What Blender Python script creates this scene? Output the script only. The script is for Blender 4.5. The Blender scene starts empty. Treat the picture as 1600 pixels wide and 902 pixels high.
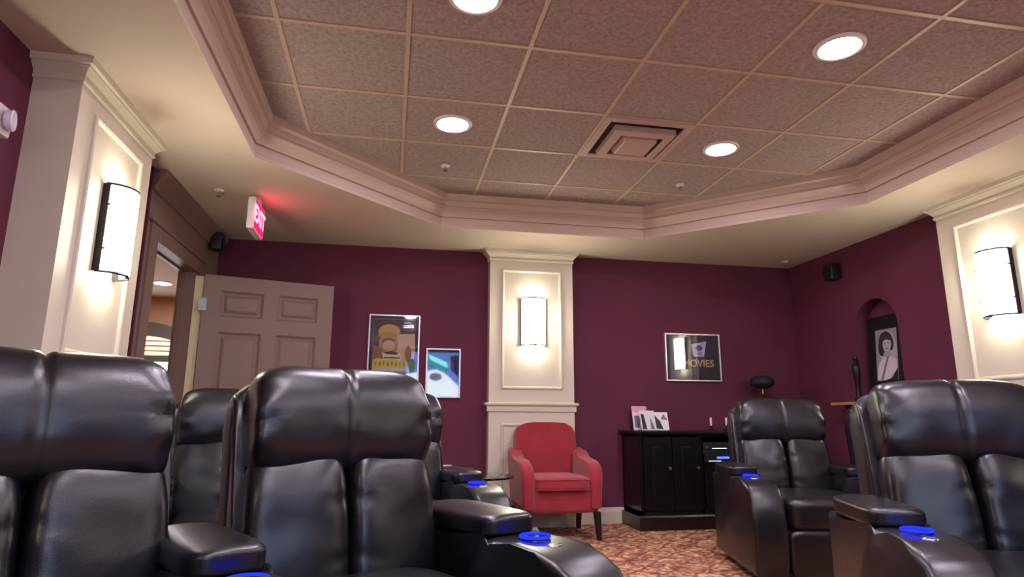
import bpy, bmesh, math, random
from mathutils import Vector, Matrix, noise
random.seed(7)
PI = math.pi
CZ = 0.926            # camera height above the carpet
SC = bpy.context.scene
COL = SC.collection

# ------------------------------------------------------------------ camera
F_PX, PITCH, YAW, ROLL = 984.1, 0.2057, -0.1868, -0.0044
Rm = Matrix.Rotation(YAW, 3, 'Z') @ Matrix.Rotation(PITCH, 3, 'X') @ Matrix.Rotation(ROLL, 3, 'Y')
cam = bpy.data.cameras.new('camera'); cam.sensor_width = 36; cam.lens = F_PX * 36 / 1600
co = bpy.data.objects.new('camera', cam); COL.objects.link(co)
cx, cf, cu = Rm.col[0], Rm.col[1], Rm.col[2]
M = Matrix(((cx[0], cu[0], -cf[0], 0), (cx[1], cu[1], -cf[1], 0), (cx[2], cu[2], -cf[2], CZ), (0, 0, 0, 1)))
co.matrix_world = M
cam.clip_start = 0.02
SC.camera = co
# ------------------------------------------------------------------ light and exposure
SC.view_settings.view_transform = 'Standard'; SC.view_settings.look = 'None'
SC.view_settings.gamma = 1; SC.view_settings.use_curve_mapping = False
SC.view_settings.exposure = 1.8
W = bpy.data.worlds.new('world'); SC.world = W; W.use_nodes = True
W.node_tree.nodes['Background'].inputs[0].default_value = (0.62, 0.55, 0.75, 1)
W.node_tree.nodes['Background'].inputs[1].default_value = 0.02
DOWN_E = 66.0        # recessed ceiling lights
SCONCE_E = 11.5      # wall sconces
SCREEN_E = 2.4       # projection screen behind the camera
HALL_E = 9.0

# ------------------------------------------------------------------ materials
MATS = {}
def lin(c):
    return tuple(((v/255)/12.92 if v/255 <= .04045 else ((v/255+.055)/1.055)**2.4) for v in c)
def mat(name, rgb, rough=.6, metal=0, spec=.5, emit=0, bump=0, bscale=40, coat=0, srgb=True, var=0, vscale=3, sheen=0):
    if name in MATS: return MATS[name]
    m = bpy.data.materials.new(name); m.use_nodes = True; MATS[name] = m
    nt = m.node_tree; b = nt.nodes['Principled BSDF']
    c = (*lin(rgb), 1) if srgb else (*rgb, 1)
    b.inputs['Base Color'].default_value = c
    b.inputs['Roughness'].default_value = rough; b.inputs['Metallic'].default_value = metal
    b.inputs['Specular IOR Level'].default_value = spec
    b.inputs['Coat Weight'].default_value = coat
    if sheen: b.inputs['Sheen Weight'].default_value = sheen
    if emit:
        b.inputs['Emission Color'].default_value = c; b.inputs['Emission Strength'].default_value = emit
    tc = nt.nodes.new('ShaderNodeTexCoord')
    if var:
        n = nt.nodes.new('ShaderNodeTexNoise'); n.inputs['Scale'].default_value = vscale; n.inputs['Detail'].default_value = 6
        nt.links.new(tc.outputs['Object'], n.inputs['Vector'])
        r = nt.nodes.new('ShaderNodeMapRange'); r.inputs[1].default_value = .3; r.inputs[2].default_value = .7
        r.inputs[3].default_value = 1-var; r.inputs[4].default_value = 1+var
        nt.links.new(n.outputs[0], r.inputs[0])
        x = nt.nodes.new('ShaderNodeVectorMath'); x.operation = 'SCALE'; x.inputs[0].default_value = c[:3]
        nt.links.new(r.outputs[0], x.inputs['Scale']); nt.links.new(x.outputs[0], b.inputs['Base Color'])
    if bump:
        n = nt.nodes.new('ShaderNodeTexNoise'); n.inputs['Scale'].default_value = bscale; n.inputs['Detail'].default_value = 5
        nt.links.new(tc.outputs['Object'], n.inputs['Vector'])
        bp = nt.nodes.new('ShaderNodeBump'); bp.inputs['Strength'].default_value = bump; bp.inputs['Distance'].default_value = .01
        nt.links.new(n.outputs[0], bp.inputs['Height']); nt.links.new(bp.outputs[0], b.inputs['Normal'])
    return m
def emis(name, rgb, s):
    m = bpy.data.materials.new(name); m.use_nodes = True; nt = m.node_tree
    nt.nodes.remove(nt.nodes['Principled BSDF'])
    e = nt.nodes.new('ShaderNodeEmission'); e.inputs[0].default_value = (*lin(rgb), 1); e.inputs[1].default_value = s
    nt.links.new(e.outputs[0], nt.nodes['Material Output'].inputs[0]); return m

maroon = mat('maroon_paint', (98, 44, 64), .75, bump=.15, bscale=260, var=.10, vscale=1.2, spec=.25)
cream = mat('cream_trim_paint', (208, 196, 178), .45, spec=.4)
soffit_m = mat('cream_ceiling_paint', (200, 184, 170), .8, bump=.05, bscale=200, spec=.2)
cove_m = mat('cove_paint', (196, 172, 158), .55, spec=.3)
door_m = mat('door_paint', (124, 98, 90), .5, spec=.4)
grid_m = mat('ceiling_grid_metal', (188, 162, 144), .5)
black_wood = mat('black_wood', (14, 12, 16), .3, coat=.25, bump=.03, bscale=60)
black_plastic = mat('black_plastic', (16, 16, 22), .45)
dark_metal = mat('dark_bronze_metal', (40, 38, 44), .35, metal=.7)
chrome = mat('brushed_chrome', (200, 198, 205), .25, metal=1)
silver = mat('silver_frame', (205, 196, 205), .3, metal=.6)
white_pl = mat('white_plastic', (225, 215, 215), .4)
red_fab = mat('red_upholstery', (150, 34, 48), .85, bump=.25, bscale=350, sheen=.25, var=.12, vscale=9)
leg_wood = mat('dark_leg_wood', (24, 14, 16), .35)
brass = mat('brass', (190, 150, 80), .3, metal=1)
hinge_m = mat('hinge_metal', (120, 118, 122), .4, metal=.8)
shelf_wood = mat('shelf_wood', (176, 134, 84), .5, var=.15, vscale=12)
sconce_glass = emis('sconce_glass', (255, 251, 224), SCONCE_E)
lamp_disc = emis('downlight_lens', (252, 238, 255), DOWN_E)
hall_light = emis('hall_light_lens', (255, 225, 235), 14)
blue_led = emis('blue_led', (12, 26, 255), 1.7)
led_white = emis('display_digits', (190, 200, 255), .8)
led_blue2 = emis('display_blue', (70, 90, 255), 1.0)

def leather():
    m = bpy.data.materials.new('black_leather'); m.use_nodes = True
    nt = m.node_tree; b = nt.nodes['Principled BSDF']
    b.inputs['Base Color'].default_value = (*lin((17, 16, 22)), 1)
    b.inputs['Roughness'].default_value = .33
    b.inputs['Specular IOR Level'].default_value = .52
    b.inputs['Coat Weight'].default_value = .18; b.inputs['Coat Roughness'].default_value = .28
    tc = nt.nodes.new('ShaderNodeTexCoord')
    mp = nt.nodes.new('ShaderNodeMapping'); mp.inputs['Scale'].default_value = (1, 1, 2.2)
    nt.links.new(tc.outputs['Object'], mp.inputs[0])
    n = nt.nodes.new('ShaderNodeTexNoise'); n.inputs['Scale'].default_value = 5; n.inputs['Detail'].default_value = 3; n.inputs['Distortion'].default_value = .6
    n.inputs['Scale'].default_value = 3.2; n.inputs['Detail'].default_value = 1.5; n.inputs['Distortion'].default_value = .3
    nt.links.new(mp.outputs[0], n.inputs['Vector'])
    v = nt.nodes.new('ShaderNodeTexVoronoi'); v.inputs['Scale'].default_value = 330
    nt.links.new(tc.outputs['Object'], v.inputs['Vector'])
    b1 = nt.nodes.new('ShaderNodeBump'); b1.inputs['Strength'].default_value = .28; b1.inputs['Distance'].default_value = .03
    nt.links.new(n.outputs[0], b1.inputs['Height'])
    b2 = nt.nodes.new('ShaderNodeBump'); b2.inputs['Strength'].default_value = .12; b2.inputs['Distance'].default_value = .002
    nt.links.new(v.outputs['Distance'], b2.inputs['Height']); nt.links.new(b1.outputs[0], b2.inputs['Normal'])
    nt.links.new(b2.outputs[0], b.inputs['Normal'])
    return m
leath = leather()
leath_side = mat('dark_brown_vinyl', (36, 28, 34), .5, bump=.06, bscale=300)

def glass_pane():
    m = bpy.data.materials.new('picture_glass'); m.use_nodes = True; nt = m.node_tree
    nt.nodes.remove(nt.nodes['Principled BSDF'])
    t = nt.nodes.new('ShaderNodeBsdfTransparent'); g = nt.nodes.new('ShaderNodeBsdfGlossy'); g.inputs['Roughness'].default_value = .03
    f = nt.nodes.new('ShaderNodeFresnel'); f.inputs[0].default_value = 1.65
    x = nt.nodes.new('ShaderNodeMixShader')
    nt.links.new(f.outputs[0], x.inputs[0]); nt.links.new(t.outputs[0], x.inputs[1]); nt.links.new(g.outputs[0], x.inputs[2])
    nt.links.new(x.outputs[0], nt.nodes['Material Output'].inputs[0]); return m
pglass = glass_pane()

def tile_mat():
    m = bpy.data.materials.new('acoustic_tile'); m.use_nodes = True
    nt = m.node_tree; b = nt.nodes['Principled BSDF']; b.inputs['Roughness'].default_value = .9; b.inputs['Specular IOR Level'].default_value = .15
    tc = nt.nodes.new('ShaderNodeTexCoord')
    n = nt.nodes.new('ShaderNodeTexNoise'); n.inputs['Scale'].default_value = 45; n.inputs['Detail'].default_value = 8; n.inputs['Roughness'].default_value = .75
    nt.links.new(tc.outputs['Object'], n.inputs['Vector'])
    r = nt.nodes.new('ShaderNodeValToRGB')
    r.color_ramp.elements[0].position = .35; r.color_ramp.elements[0].color = (*lin((142, 122, 120)), 1)
    r.color_ramp.elements[1].position = .62; r.color_ramp.elements[1].color = (*lin((176, 157, 155)), 1)
    nt.links.new(n.outputs[0], r.inputs[0]); nt.links.new(r.outputs[0], b.inputs['Base Color'])
    bp = nt.nodes.new('ShaderNodeBump'); bp.inputs['Strength'].default_value = .5; bp.inputs['Distance'].default_value = .004
    nt.links.new(n.outputs[0], bp.inputs['Height']); nt.links.new(bp.outputs[0], b.inputs['Normal'])
    return m
tile_m = tile_mat()

def carpet_mat():
    m = bpy.data.materials.new('patterned_carpet'); m.use_nodes = True
    nt = m.node_tree; b = nt.nodes['Principled BSDF']; b.inputs['Roughness'].default_value = .95; b.inputs['Specular IOR Level'].default_value = .1
    tc = nt.nodes.new('ShaderNodeTexCoord')
    mp = nt.nodes.new('ShaderNodeMapping'); mp.inputs['Rotation'].default_value = (0, 0, PI/4)
    nt.links.new(tc.outputs['Object'], mp.inputs[0])
    v = nt.nodes.new('ShaderNodeTexVoronoi'); v.inputs['Scale'].default_value = 6.0; v.inputs['Randomness'].default_value = .35
    v.feature = 'DISTANCE_TO_EDGE'; nt.links.new(mp.outputs[0], v.inputs['Vector'])
    n = nt.nodes.new('ShaderNodeTexNoise'); n.inputs['Scale'].default_value = 13; n.inputs['Detail'].default_value = 7; n.inputs['Distortion'].default_value = 1.5
    nt.links.new(tc.outputs['Object'], n.inputs['Vector'])
    r = nt.nodes.new('ShaderNodeValToRGB'); e = r.color_ramp.elements
    e[0].position = .36; e[0].color = (*lin((122, 76, 62)), 1); e[1].position = .64; e[1].color = (*lin((226, 186, 150)), 1)
    k = e.new(.5); k.color = (*lin((184, 130, 102)), 1)
    nt.links.new(n.outputs[0], r.inputs[0])
    s = nt.nodes.new('ShaderNodeMath'); s.operation = 'LESS_THAN'; s.inputs[1].default_value = .07
    nt.links.new(v.outputs['Distance'], s.inputs[0])
    x = nt.nodes.new('ShaderNodeMixRGB'); x.inputs[2].default_value = (*lin((112, 62, 54)), 1)
    sm = nt.nodes.new('ShaderNodeMath'); sm.operation = 'MULTIPLY'; sm.inputs[1].default_value = .65
    nt.links.new(s.outputs[0], sm.inputs[0]); nt.links.new(sm.outputs[0], x.inputs[0])
    nt.links.new(r.outputs[0], x.inputs[1]); nt.links.new(x.outputs[0], b.inputs['Base Color'])
    f = nt.nodes.new('ShaderNodeTexNoise'); f.inputs['Scale'].default_value = 500; nt.links.new(tc.outputs['Object'], f.inputs['Vector'])
    bp = nt.nodes.new('ShaderNodeBump'); bp.inputs['Strength'].default_value = .5; bp.inputs['Distance'].default_value = .004
    nt.links.new(f.outputs[0], bp.inputs['Height']); nt.links.new(bp.outputs[0], b.inputs['Normal'])
    return m
carpet_m = carpet_mat()

# ------------------------------------------------------------------ helpers
def obj(name, bm, m, parent=None, smooth=None, kind=None, loc=None):
    me = bpy.data.meshes.new(name)
    bmesh.ops.recalc_face_normals(bm, faces=bm.faces)
    bm.to_mesh(me); bm.free()
    for mm in (m if isinstance(m, (list, tuple)) else [m]): me.materials.append(mm)
    if smooth is not None:
        for p in me.polygons: p.use_smooth = True
        me.set_sharp_from_angle(angle=math.radians(smooth))
    o = bpy.data.objects.new(name, me); COL.objects.link(o)
    if parent: o.parent = parent
    if kind: o['kind'] = kind
    if loc: o.location = loc
    return o
def thing(name, label, cat, loc=(0, 0, 0), rz=0, group=None):
    o = bpy.data.objects.new(name, None); COL.objects.link(o); o.empty_display_size = .1
    o.location = loc; o.rotation_euler = (0, 0, rz); o['label'] = label; o['category'] = cat
    if group: o['group'] = group
    return o
def tag(o, label, cat, group=None):
    o['label'] = label; o['category'] = cat
    if group: o['group'] = group
    return o
def copy_tree(o, parent=None):
    c = o.copy(); COL.objects.link(c)
    if parent: c.parent = parent
    for ch in list(o.children): copy_tree(ch, c)
    return c
def box(bm, lo, hi, bev=0, seg=2):
    lo, hi = Vector(lo), Vector(hi); c = (lo+hi)/2; d = hi-lo
    r = bmesh.ops.create_cube(bm, size=1, matrix=Matrix.Translation(c) @ Matrix.Diagonal((*d, 1)))
    if bev:
        es = list({e for v in r['verts'] for e in v.link_edges})
        bmesh.ops.bevel(bm, geom=es, offset=bev, segments=seg, profile=.5, affect='EDGES')
    return bm
def B(*a, **k):
    return box(bmesh.new(), *a, **k)
def pillow(bm, w, d, h, c=(0, 0, 0), e=4, n=14, rot=None, deform=None, ex=None):
    idx = {}; c = Vector(c)
    def vert(i, j, k):
        key = (i, j, k)
        if key in idx: return idx[key]
        f = lambda t: math.sin((t/n-.5)*PI/2*.999)/math.sin(PI/4*.999)
        x, y, z = f(i), f(j), f(k)
        E2 = ex or e
        r = (abs(x)**E2+(abs(y)**e+abs(z)**e)**(E2/e))**(-1/E2)
        p = Vector((x*r*w/2, y*r*d/2, z*r*h/2))
        if deform: p = deform(p)
        if rot: p = rot @ p
        idx[key] = bm.verts.new(p+c); return idx[key]
    for ax in range(3):
        for s in (0, n):
            for a in range(n):
                for b_ in range(n):
                    q = []
                    for da, db in ((0, 0), (1, 0), (1, 1), (0, 1)):
                        t = [0, 0, 0]; t[ax] = s; t[(ax+1) % 3] = a+da; t[(ax+2) % 3] = b_+db
                        q.append(vert(*t))
                    bm.faces.new(q)
    return bm
def prism(bm, prof, x0, x1, axis=0, bev=0, seg=2):
    """extrude a closed 2D profile; axis 0: profile is (y,z) along x; 1: (x,z) along y; 2: (x,y) along z"""
    def P(a, b_, t): return ((t, a, b_), (a, t, b_), (a, b_, t))[axis]
    v0 = [bm.verts.new(P(a, b_, x0)) for a, b_ in prof]; v1 = [bm.verts.new(P(a, b_, x1)) for a, b_ in prof]
    n = len(prof); f = [bm.faces.new(v0[::-1]), bm.faces.new(v1)]
    for i in range(n): f.append(bm.faces.new((v0[i], v0[(i+1) % n], v1[(i+1) % n], v1[i])))
    if bev:
        es = [e for e in f[0].edges]+[e for e in f[1].edges]
        bmesh.ops.bevel(bm, geom=es, offset=bev, segments=seg, profile=.5, affect='EDGES')
    return bm
def lathe(bm, prof, c=(0, 0, 0), n=28, a0=0, a1=2*PI):
    full = abs(a1-a0-2*PI) < 1e-6; c = Vector(c); rows = []
    m = n if full else n+1
    for r, z in prof:
        rows.append([bm.verts.new(c+Vector((r*math.cos(a0+(a1-a0)*i/n), r*math.sin(a0+(a1-a0)*i/n), z))) for i in range(m)])
    for a, b_ in zip(rows, rows[1:]):
        for i in range(n if full else n):
            j = (i+1) % m if full else i+1
            try: bm.faces.new((a[i], a[j], b_[j], b_[i]))
            except ValueError: pass
    bmesh.ops.remove_doubles(bm, verts=bm.verts, dist=1e-6)
    return bm
def tube(bm, pts, r, n=8, closed=False):
    pts = [Vector(p) for p in pts]; rings = []
    for i, p in enumerate(pts):
        if closed: t = (pts[(i+1) % len(pts)]-pts[i-1]).normalized()
        else: t = (pts[min(i+1, len(pts)-1)]-pts[max(i-1, 0)]).normalized()
        u = t.orthogonal().normalized() if not rings else (u - t*u.dot(t)).normalized()
        w = t.cross(u)
        rings.append([bm.verts.new(p+u*r*math.cos(2*PI*k/n)+w*r*math.sin(2*PI*k/n)) for k in range(n)])
    L = len(rings)
    for i in range(L if closed else L-1):
        a, b_ = rings[i], rings[(i+1) % L]
        for k in range(n): bm.faces.new((a[k], a[(k+1) % n], b_[(k+1) % n], b_[k]))
    if not closed: bm.faces.new(rings[0][::-1]); bm.faces.new(rings[-1])
    return bm
def xform(bm, m): bmesh.ops.transform(bm, matrix=m, verts=bm.verts); return bm
def art(name, parent, shapes, to3, lift=.0006):
    """printed picture: flat coloured shapes (u,v polygons) on one sheet"""
    bm = bmesh.new(); ms = []
    for k, (m, poly) in enumerate(shapes):
        if m not in ms: ms.append(m)
        vs = [bm.verts.new(to3(u, v, lift*k)) for u, v in poly]
        f = bm.faces.new(vs); f.material_index = ms.index(m)
    me = bpy.data.meshes.new(name); bm.to_mesh(me); bm.free()
    for m in ms: me.materials.append(m)
    o = bpy.data.objects.new(name, me); COL.objects.link(o); o.parent = parent
    return o
def ell(cx_, cy_, rx, ry, n=20, a0=0, a1=2*PI):
    return [(cx_+rx*math.cos(a0+(a1-a0)*i/n), cy_+ry*math.sin(a0+(a1-a0)*i/n)) for i in range(n)]
def rect(a, b_, c, d): return [(a, b_), (c, b_), (c, d), (a, d)]
def text_mesh(name, txt, m, parent, size, mw, extrude=.0015, bold=.0):
    cu_ = bpy.data.curves.new(name, 'FONT'); cu_.body = txt; cu_.size = size; cu_.extrude = extrude; cu_.offset = bold
    cu_.align_x = 'CENTER'; cu_.align_y = 'CENTER'
    t = bpy.data.objects.new(name, cu_); COL.objects.link(t)
    dg = bpy.context.evaluated_depsgraph_get(); me = bpy.data.meshes.new_from_object(t.evaluated_get(dg))
    bpy.data.objects.remove(t); bpy.data.curves.remove(cu_)
    me.transform(mw); me.materials.clear(); me.materials.append(m)
    o = bpy.data.objects.new(name, me); COL.objects.link(o); o.parent = parent
    return o
def Z(z): return z+CZ

# ------------------------------------------------------------------ room shell
XL, XR, YB, YF = -1.62, 4.08, 5.82, -2.9
HS, HT = Z(1.58), Z(1.848)
TH = .16; TL = .055
obj('floor', B((XL-TL, YF-TH, -.1), (XR+TH, YB+TH, 0)), carpet_m, kind='structure')
obj('wall_back', B((XL-TL, YB, 0), (XR+TH, YB+TH, HT+.1)), maroon, kind='structure')
obj('wall_front', B((XL-TL, YF-TH, 0), (XR+TH, YF, HT+.1)), maroon, kind='structure')
# left wall with the doorway cut out
DY0, DY1, DZ = 4.345, 5.24, Z(1.135)
TL = .055
bm = bmesh.new()
box(bm, (XL-TL, YF, 0), (XL, DY0-.02, HT+.1)); box(bm, (XL-TL, DY1+.02, 0), (XL, YB, HT+.1)); box(bm, (XL-TL, DY0-.02, DZ+.02), (XL, DY1+.02, HT+.1))
box(bm, (XL, DY0-.19, 0), (XL+.067, DY0-.17, HS-.001))
obj('wall_left', bm, maroon, kind='structure')
# right wall with the arched niche
NY0, NY1, NZ0, NZS = 4.46, 4.95, Z(.14), Z(.80)
NR = (NY1-NY0)/2; NC = (NY0+NY1)/2
bm = bmesh.new()
arch = [(NC+NR*math.cos(a), NZS+NR*math.sin(a)) for a in [PI*i/24 for i in range(25)]]
def face3(bm, pts): return bm.faces.new([bm.verts.new(p) for p in pts])
x = XR; top = HT+.1
face3(bm, [(x, YF, 0), (x, NY0, 0), (x, NY0, top), (x, YF, top)])
face3(bm, [(x, NY1, 0), (x, YB, 0), (x, YB, top), (x, NY1, top)])
face3(bm, [(x, NY0, 0), (x, NY1, 0), (x, NY1, NZ0), (x, NY0, NZ0)])
for i in range(24):
    (ya, za), (yb, zb) = arch[i], arch[i+1]
    face3(bm, [(x, ya, za), (x, yb, zb), (x, yb, top), (x, ya, top)])
bmesh.ops.remove_doubles(bm, verts=bm.verts, dist=1e-5)
nd = .13
prof = [(NY0, NZ0), (NY1, NZ0)]+arch
vs0 = [bm.verts.new((x, a, b_)) for a, b_ in prof]; vs1 = [bm.verts.new((x+nd, a, b_)) for a, b_ in prof]
for i in range(len(prof)):
    j = (i+1) % len(prof)
    if (Vector(prof[i])-Vector(prof[j])).length > 1e-5: bm.faces.new((vs0[i], vs0[j], vs1[j], vs1[i]))
bm.faces.new(vs1)
face3(bm, [(x+TH, YF, 0), (x+TH, YB, 0), (x+TH, YB, top), (x+TH, YF, top)])
face3(bm, [(x, YF, 0), (x+TH, YF, 0), (x+TH, YF, top), (x, YF, top)])
obj('wall_right', bm, maroon, kind='structure')

# soffit ring with tray opening, tile ceiling above
inner = [(-.885, 3.86), (.355, 5.08), (2.15, 5.08), (3.40, 3.86), (3.40, -1.1), (2.15, -2.3), (.355, -2.3), (-.885, -1.1)]
outer = [(XL, YB), (XR, YB), (XR, YF), (XL, YF)]
bm = bmesh.new()
iv = [bm.verts.new((*p, HS)) for p in inner]
bl, br, fr, fl = [bm.verts.new((*p, HS)) for p in outer]
for f in ([iv[0], iv[1], bl], [iv[1], iv[2], br, bl], [iv[2], iv[3], br], [iv[3], iv[4], fr, br], [iv[4], iv[5], fr], [iv[5], iv[6], fl, fr], [iv[6], iv[7], fl], [iv[7], iv[0], bl, fl]):
    bm.faces.new(f)
obj('ceiling_soffit', bm, soffit_m, kind='structure')
obj('ceiling', B((XL, YF, HT), (XR, YB, HT+.05)), tile_m, kind='structure')
def offset_poly(poly, d):
    """inward offset of a clockwise closed polygon"""
    n = len(poly); out = []
    cc = Vector((sum(p[0] for p in poly)/n, sum(p[1] for p in poly)/n))
    for i in range(n):
        p0, p1, p2 = Vector(poly[i-1]), Vector(poly[i]), Vector(poly[(i+1) % n])
        def nrm(a, b_):
            t = (b_-a).normalized(); q = Vector((-t.y, t.x))
            return q if q.dot(cc-(a+b_)/2) > 0 else -q
        n1, n2 = nrm(p0, p1), nrm(p1, p2); b_ = (n1+n2).normalized()
        out.append(p1+b_*(d/b_.dot(n1)))
    return out
prof = [(-.004, 1.578), (.004, 1.576), (.004, 1.60), (.0, 1.605), (.0, 1.652), (-.012, 1.656), (-.012, 1.668), (.006, 1.670), (.010, 1.685), (.018, 1.700), (.032, 1.716), (.052, 1.728), (.060, 1.730), (.060, 1.738), (.050, 1.742), (.062, 1.750), (.064, 1.790), (.084, 1.795), (.090, 1.80), (.092, 1.848)]
bm = bmesh.new(); rings = []
for d, z in prof: rings.append([bm.verts.new((p.x, p.y, Z(z))) for p in offset_poly(inner, d)])
for a, b_ in zip(rings, rings[1:]):
    for i in range(8): bm.faces.new((a[i], a[(i+1) % 8], b_[(i+1) % 8], b_[i]))
obj('trim_1', bm, cove_m, kind='structure')
# ceiling grid
GX, GY, GS = -.6008, 2.196, .61
bm = bmesh.new()
inn = offset_poly(inner, .085)
def clip_line(horizontal, c):
    xs = []
    for i in range(8):
        a, b_ = inn[i], inn[(i+1) % 8]
        u0, u1 = (a.y, b_.y) if horizontal else (a.x, b_.x)
        if (u0-c)*(u1-c) < 0:
            t = (c-u0)/(u1-u0); p = a.lerp(b_, t); xs.append(p.x if horizontal else p.y)
    return (min(xs), max(xs)) if len(xs) > 1 else None
for i in range(-1, 8):
    c = GX+i*GS; r = clip_line(False, c)
    if r: box(bm, (c-.011, r[0], HT-.005), (c+.011, r[1], HT+.001))
for j in range(-8, 5):
    c = GY+j*GS; r = clip_line(True, c)
    if r: box(bm, (r[0], c-.011, HT-.0055), (r[1], c+.011, HT+.001))
obj('trim_2', bm, grid_m, kind='structure')

# baseboards
bp_ = [(0, 0), (-.018, 0), (-.018, .10), (-.010, .125), (-.006, .14), (0, .14)]
def baseboard(name, a, b_, axis, at, sgn):
    bm = bmesh.new(); prism(bm, [(at+p*sgn, z) for p, z in bp_], a, b_, axis=1-axis if axis in (0, 1) else axis)
    obj(name, bm, cream, kind='structure')
bm = bmesh.new()
prism(bm, [(YB+p, z) for p, z in bp_], XL, .86, axis=0); prism(bm, [(YB+p, z) for p, z in bp_], 1.68, XR, axis=0)
obj('baseboard_back', bm, cream, kind='structure')
bm = bmesh.new(); prism(bm, [(XL-p, z) for p, z in bp_], YF, 2.88, axis=1); prism(bm, [(XL-p, z) for p, z in bp_], 3.78, 4.2, axis=1)
obj('baseboard_left', bm, cream, kind='structure')
bm = bmesh.new(); prism(bm, [(XR+p, z) for p, z in bp_], YF, 2.98, axis=1); prism(bm, [(XR+p, z) for p, z in bp_], 3.88, YB, axis=1)
obj('baseboard_right', bm, cream, kind='structure')

# pilasters: built facing -Y at origin (back plane y=0), then turned
def ring_strip(bm, x0, x1, z0, z1, y, w, prof):
    """picture-frame moulding, mitred; prof = [(inset, out)]"""
    rs = []
    for s, o_ in prof:
        rs.append([bm.verts.new((a, y-o_, b_)) for a, b_ in ((x0+s, z0+s), (x1-s, z0+s), (x1-s, z1-s), (x0+s, z1-s))])
    for a, b_ in zip(rs, rs[1:]):
        for i in range(4): bm.faces.new((a[i], a[(i+1) % 4], b_[(i+1) % 4], b_[i]))
def pilaster(n, loc, rz, w, dep):
    bm = bmesh.new(); h = w/2
    box(bm, (-h, -dep, 0), (h, .0, HS))
    fr = [(0, 0), (.002, .012), (.012, .016), (.022, .012), (.026, .004), (.03, -.0)]
    ring_strip(bm, -.29, .29, Z(.273), Z(1.397), -dep, 0, fr)
    ring_strip(bm, -.29, .29, .22, Z(-.03), -dep, 0, fr)
    # crown, chair rail and base run round the three open sides
    def band(pr):
        rs = []
        for o_, z in pr: rs.append([bm.verts.new(p) for p in ((-h-o_, 0, z), (-h-o_, -dep-o_, z), (h+o_, -dep-o_, z), (h+o_, 0, z))])
        for a, b_ in zip(rs, rs[1:]):
            for i in range(3): bm.faces.new((a[i], a[i+1], b_[i+1], b_[i]))
    band([(0, Z(1.478)), (.010, Z(1.482)), (.012, Z(1.496)), (.006, Z(1.502)), (.012, Z(1.515)), (.028, Z(1.535)), (.036, Z(1.542)), (.036, Z(1.548)), (.05, Z(1.552)), (.055, HS)])
    band([(0, Z(.072)), (.014, Z(.074)), (.016, Z(.118)), (.022, Z(.124)), (.034, Z(.132)), (.036, Z(.146)), (.026, Z(.153)), (0, Z(.155))])
    band([(.016, 0), (.016, .12), (.006, .145), (0, .15)])
    xform(bm, Matrix.Translation(loc) @ Matrix.Rotation(rz, 4, 'Z'))
    obj('trim_%d' % n, bm, cream, kind='structure')
pilaster(3, (1.268, YB, 0), 0, .80, .12)
pilaster(4, (XL, 3.33, 0), PI/2, .86, .20)
pilaster(5, (XR, 3.43, 0), -PI/2, .86, .11)

# door surround on the left wall
bm = bmesh.new(); xs = -1.555; CW = .13
box(bm, (XL, DY0-.17, 0), (xs, DY0, DZ)); box(bm, (XL, DY1, 0), (xs, YB-.01, DZ)); box(bm, (XL, DY0-.17, DZ), (xs, YB-.01, HS-.002))
box(bm, (xs-.001, DY0-CW, 0), (xs+.014, DY0, DZ)); box(bm, (xs-.001, DY1, 0), (xs+.004, DY1+CW, DZ)); box(bm, (xs-.001, DY0-CW, DZ), (xs+.014, DY1+CW, DZ+.10))
box(bm, (xs-.001, DY0-.165, DZ+.10), (xs+.030, DY1+CW+.02, DZ+.118), .004)
prism(bm, [(xs, Z(1.44)), (xs+.012, Z(1.44)), (xs+.016, Z(1.47)), (xs+.035, Z(1.50)), (xs+.065, Z(1.54)), (xs+.075, Z(1.555)), (xs+.075, Z(1.575)), (xs, Z(1.575))], DY0-.165, YB-.02, axis=1)
x2 = XL-TL-.012
box(bm, (x2, DY0-.019, 0), (XL, DY0, DZ)); box(bm, (x2, DY1, 0), (XL, DY1+.019, DZ)); box(bm, (x2, DY0-.019, DZ), (XL, DY1+.019, DZ+.019))
box(bm, (XL-.045, DY0, 0), (XL-.02, DY0+.012, DZ-.012)); box(bm, (XL-.045, DY1-.012, 0), (XL-.02, DY1, DZ-.012)); box(bm, (XL-.045, DY0, DZ-.012), (XL-.02, DY1, DZ))
obj('trim_6', bm, door_m, kind='structure')

# ------------------------------------------------------------------ door leaf
def door_leaf(w, h, t=.044):
    """panelled leaf in local XZ, hinge at x=0, face towards -Y"""
    bm = bmesh.new(); n = 0
    st, mid = .125, .11
    rails = [(0, .24), (.93, 1.03), (1.58, 1.70), (h-.12, h)]
    box(bm, (0, 0, 0), (st, t, h)); box(bm, (w-st, 0, 0), (w, t, h)); box(bm, (w/2-mid/2, 0, 0), (w/2+mid/2, t, h))
    for a, b_ in rails:
        for c0, c1 in ((st, w/2-mid/2), (w/2+mid/2, w-st)): box(bm, (c0, 0, a), (c1, t, b_))
    for (a, b_) in ((.24, .93), (1.03, 1.58), (1.70, h-.12)):
        for c0, c1 in ((st, w/2-mid/2), (w/2+mid/2, w-st)):
            for y0, s in ((0, 1), (t, -1)):
                pr = [(0, 0), (.004, .004), (.018, .014), (.030, .015), (.05, .005), (.06, .003)]
                rs = [[bm.verts.new((u, y0+s*o_, v)) for u, v in ((c0+q, a+q), (c1-q, a+q), (c1-q, b_-q), (c0+q, b_-q))] for q, o_ in pr]
                for r0, r1 in zip(rs, rs[1:]):
                    for i in range(4): bm.faces.new((r0[i], r0[(i+1) % 4], r1[(i+1) % 4], r1[i]))
                bm.faces.new(rs[-1])
    return bm
lw = 1.0; hx, hy = -1.475, 5.20
dr = thing('door', 'tan six-panel door standing open against the maroon back wall', 'door', (hx, hy, 0), math.atan2(.285, .95))
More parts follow.
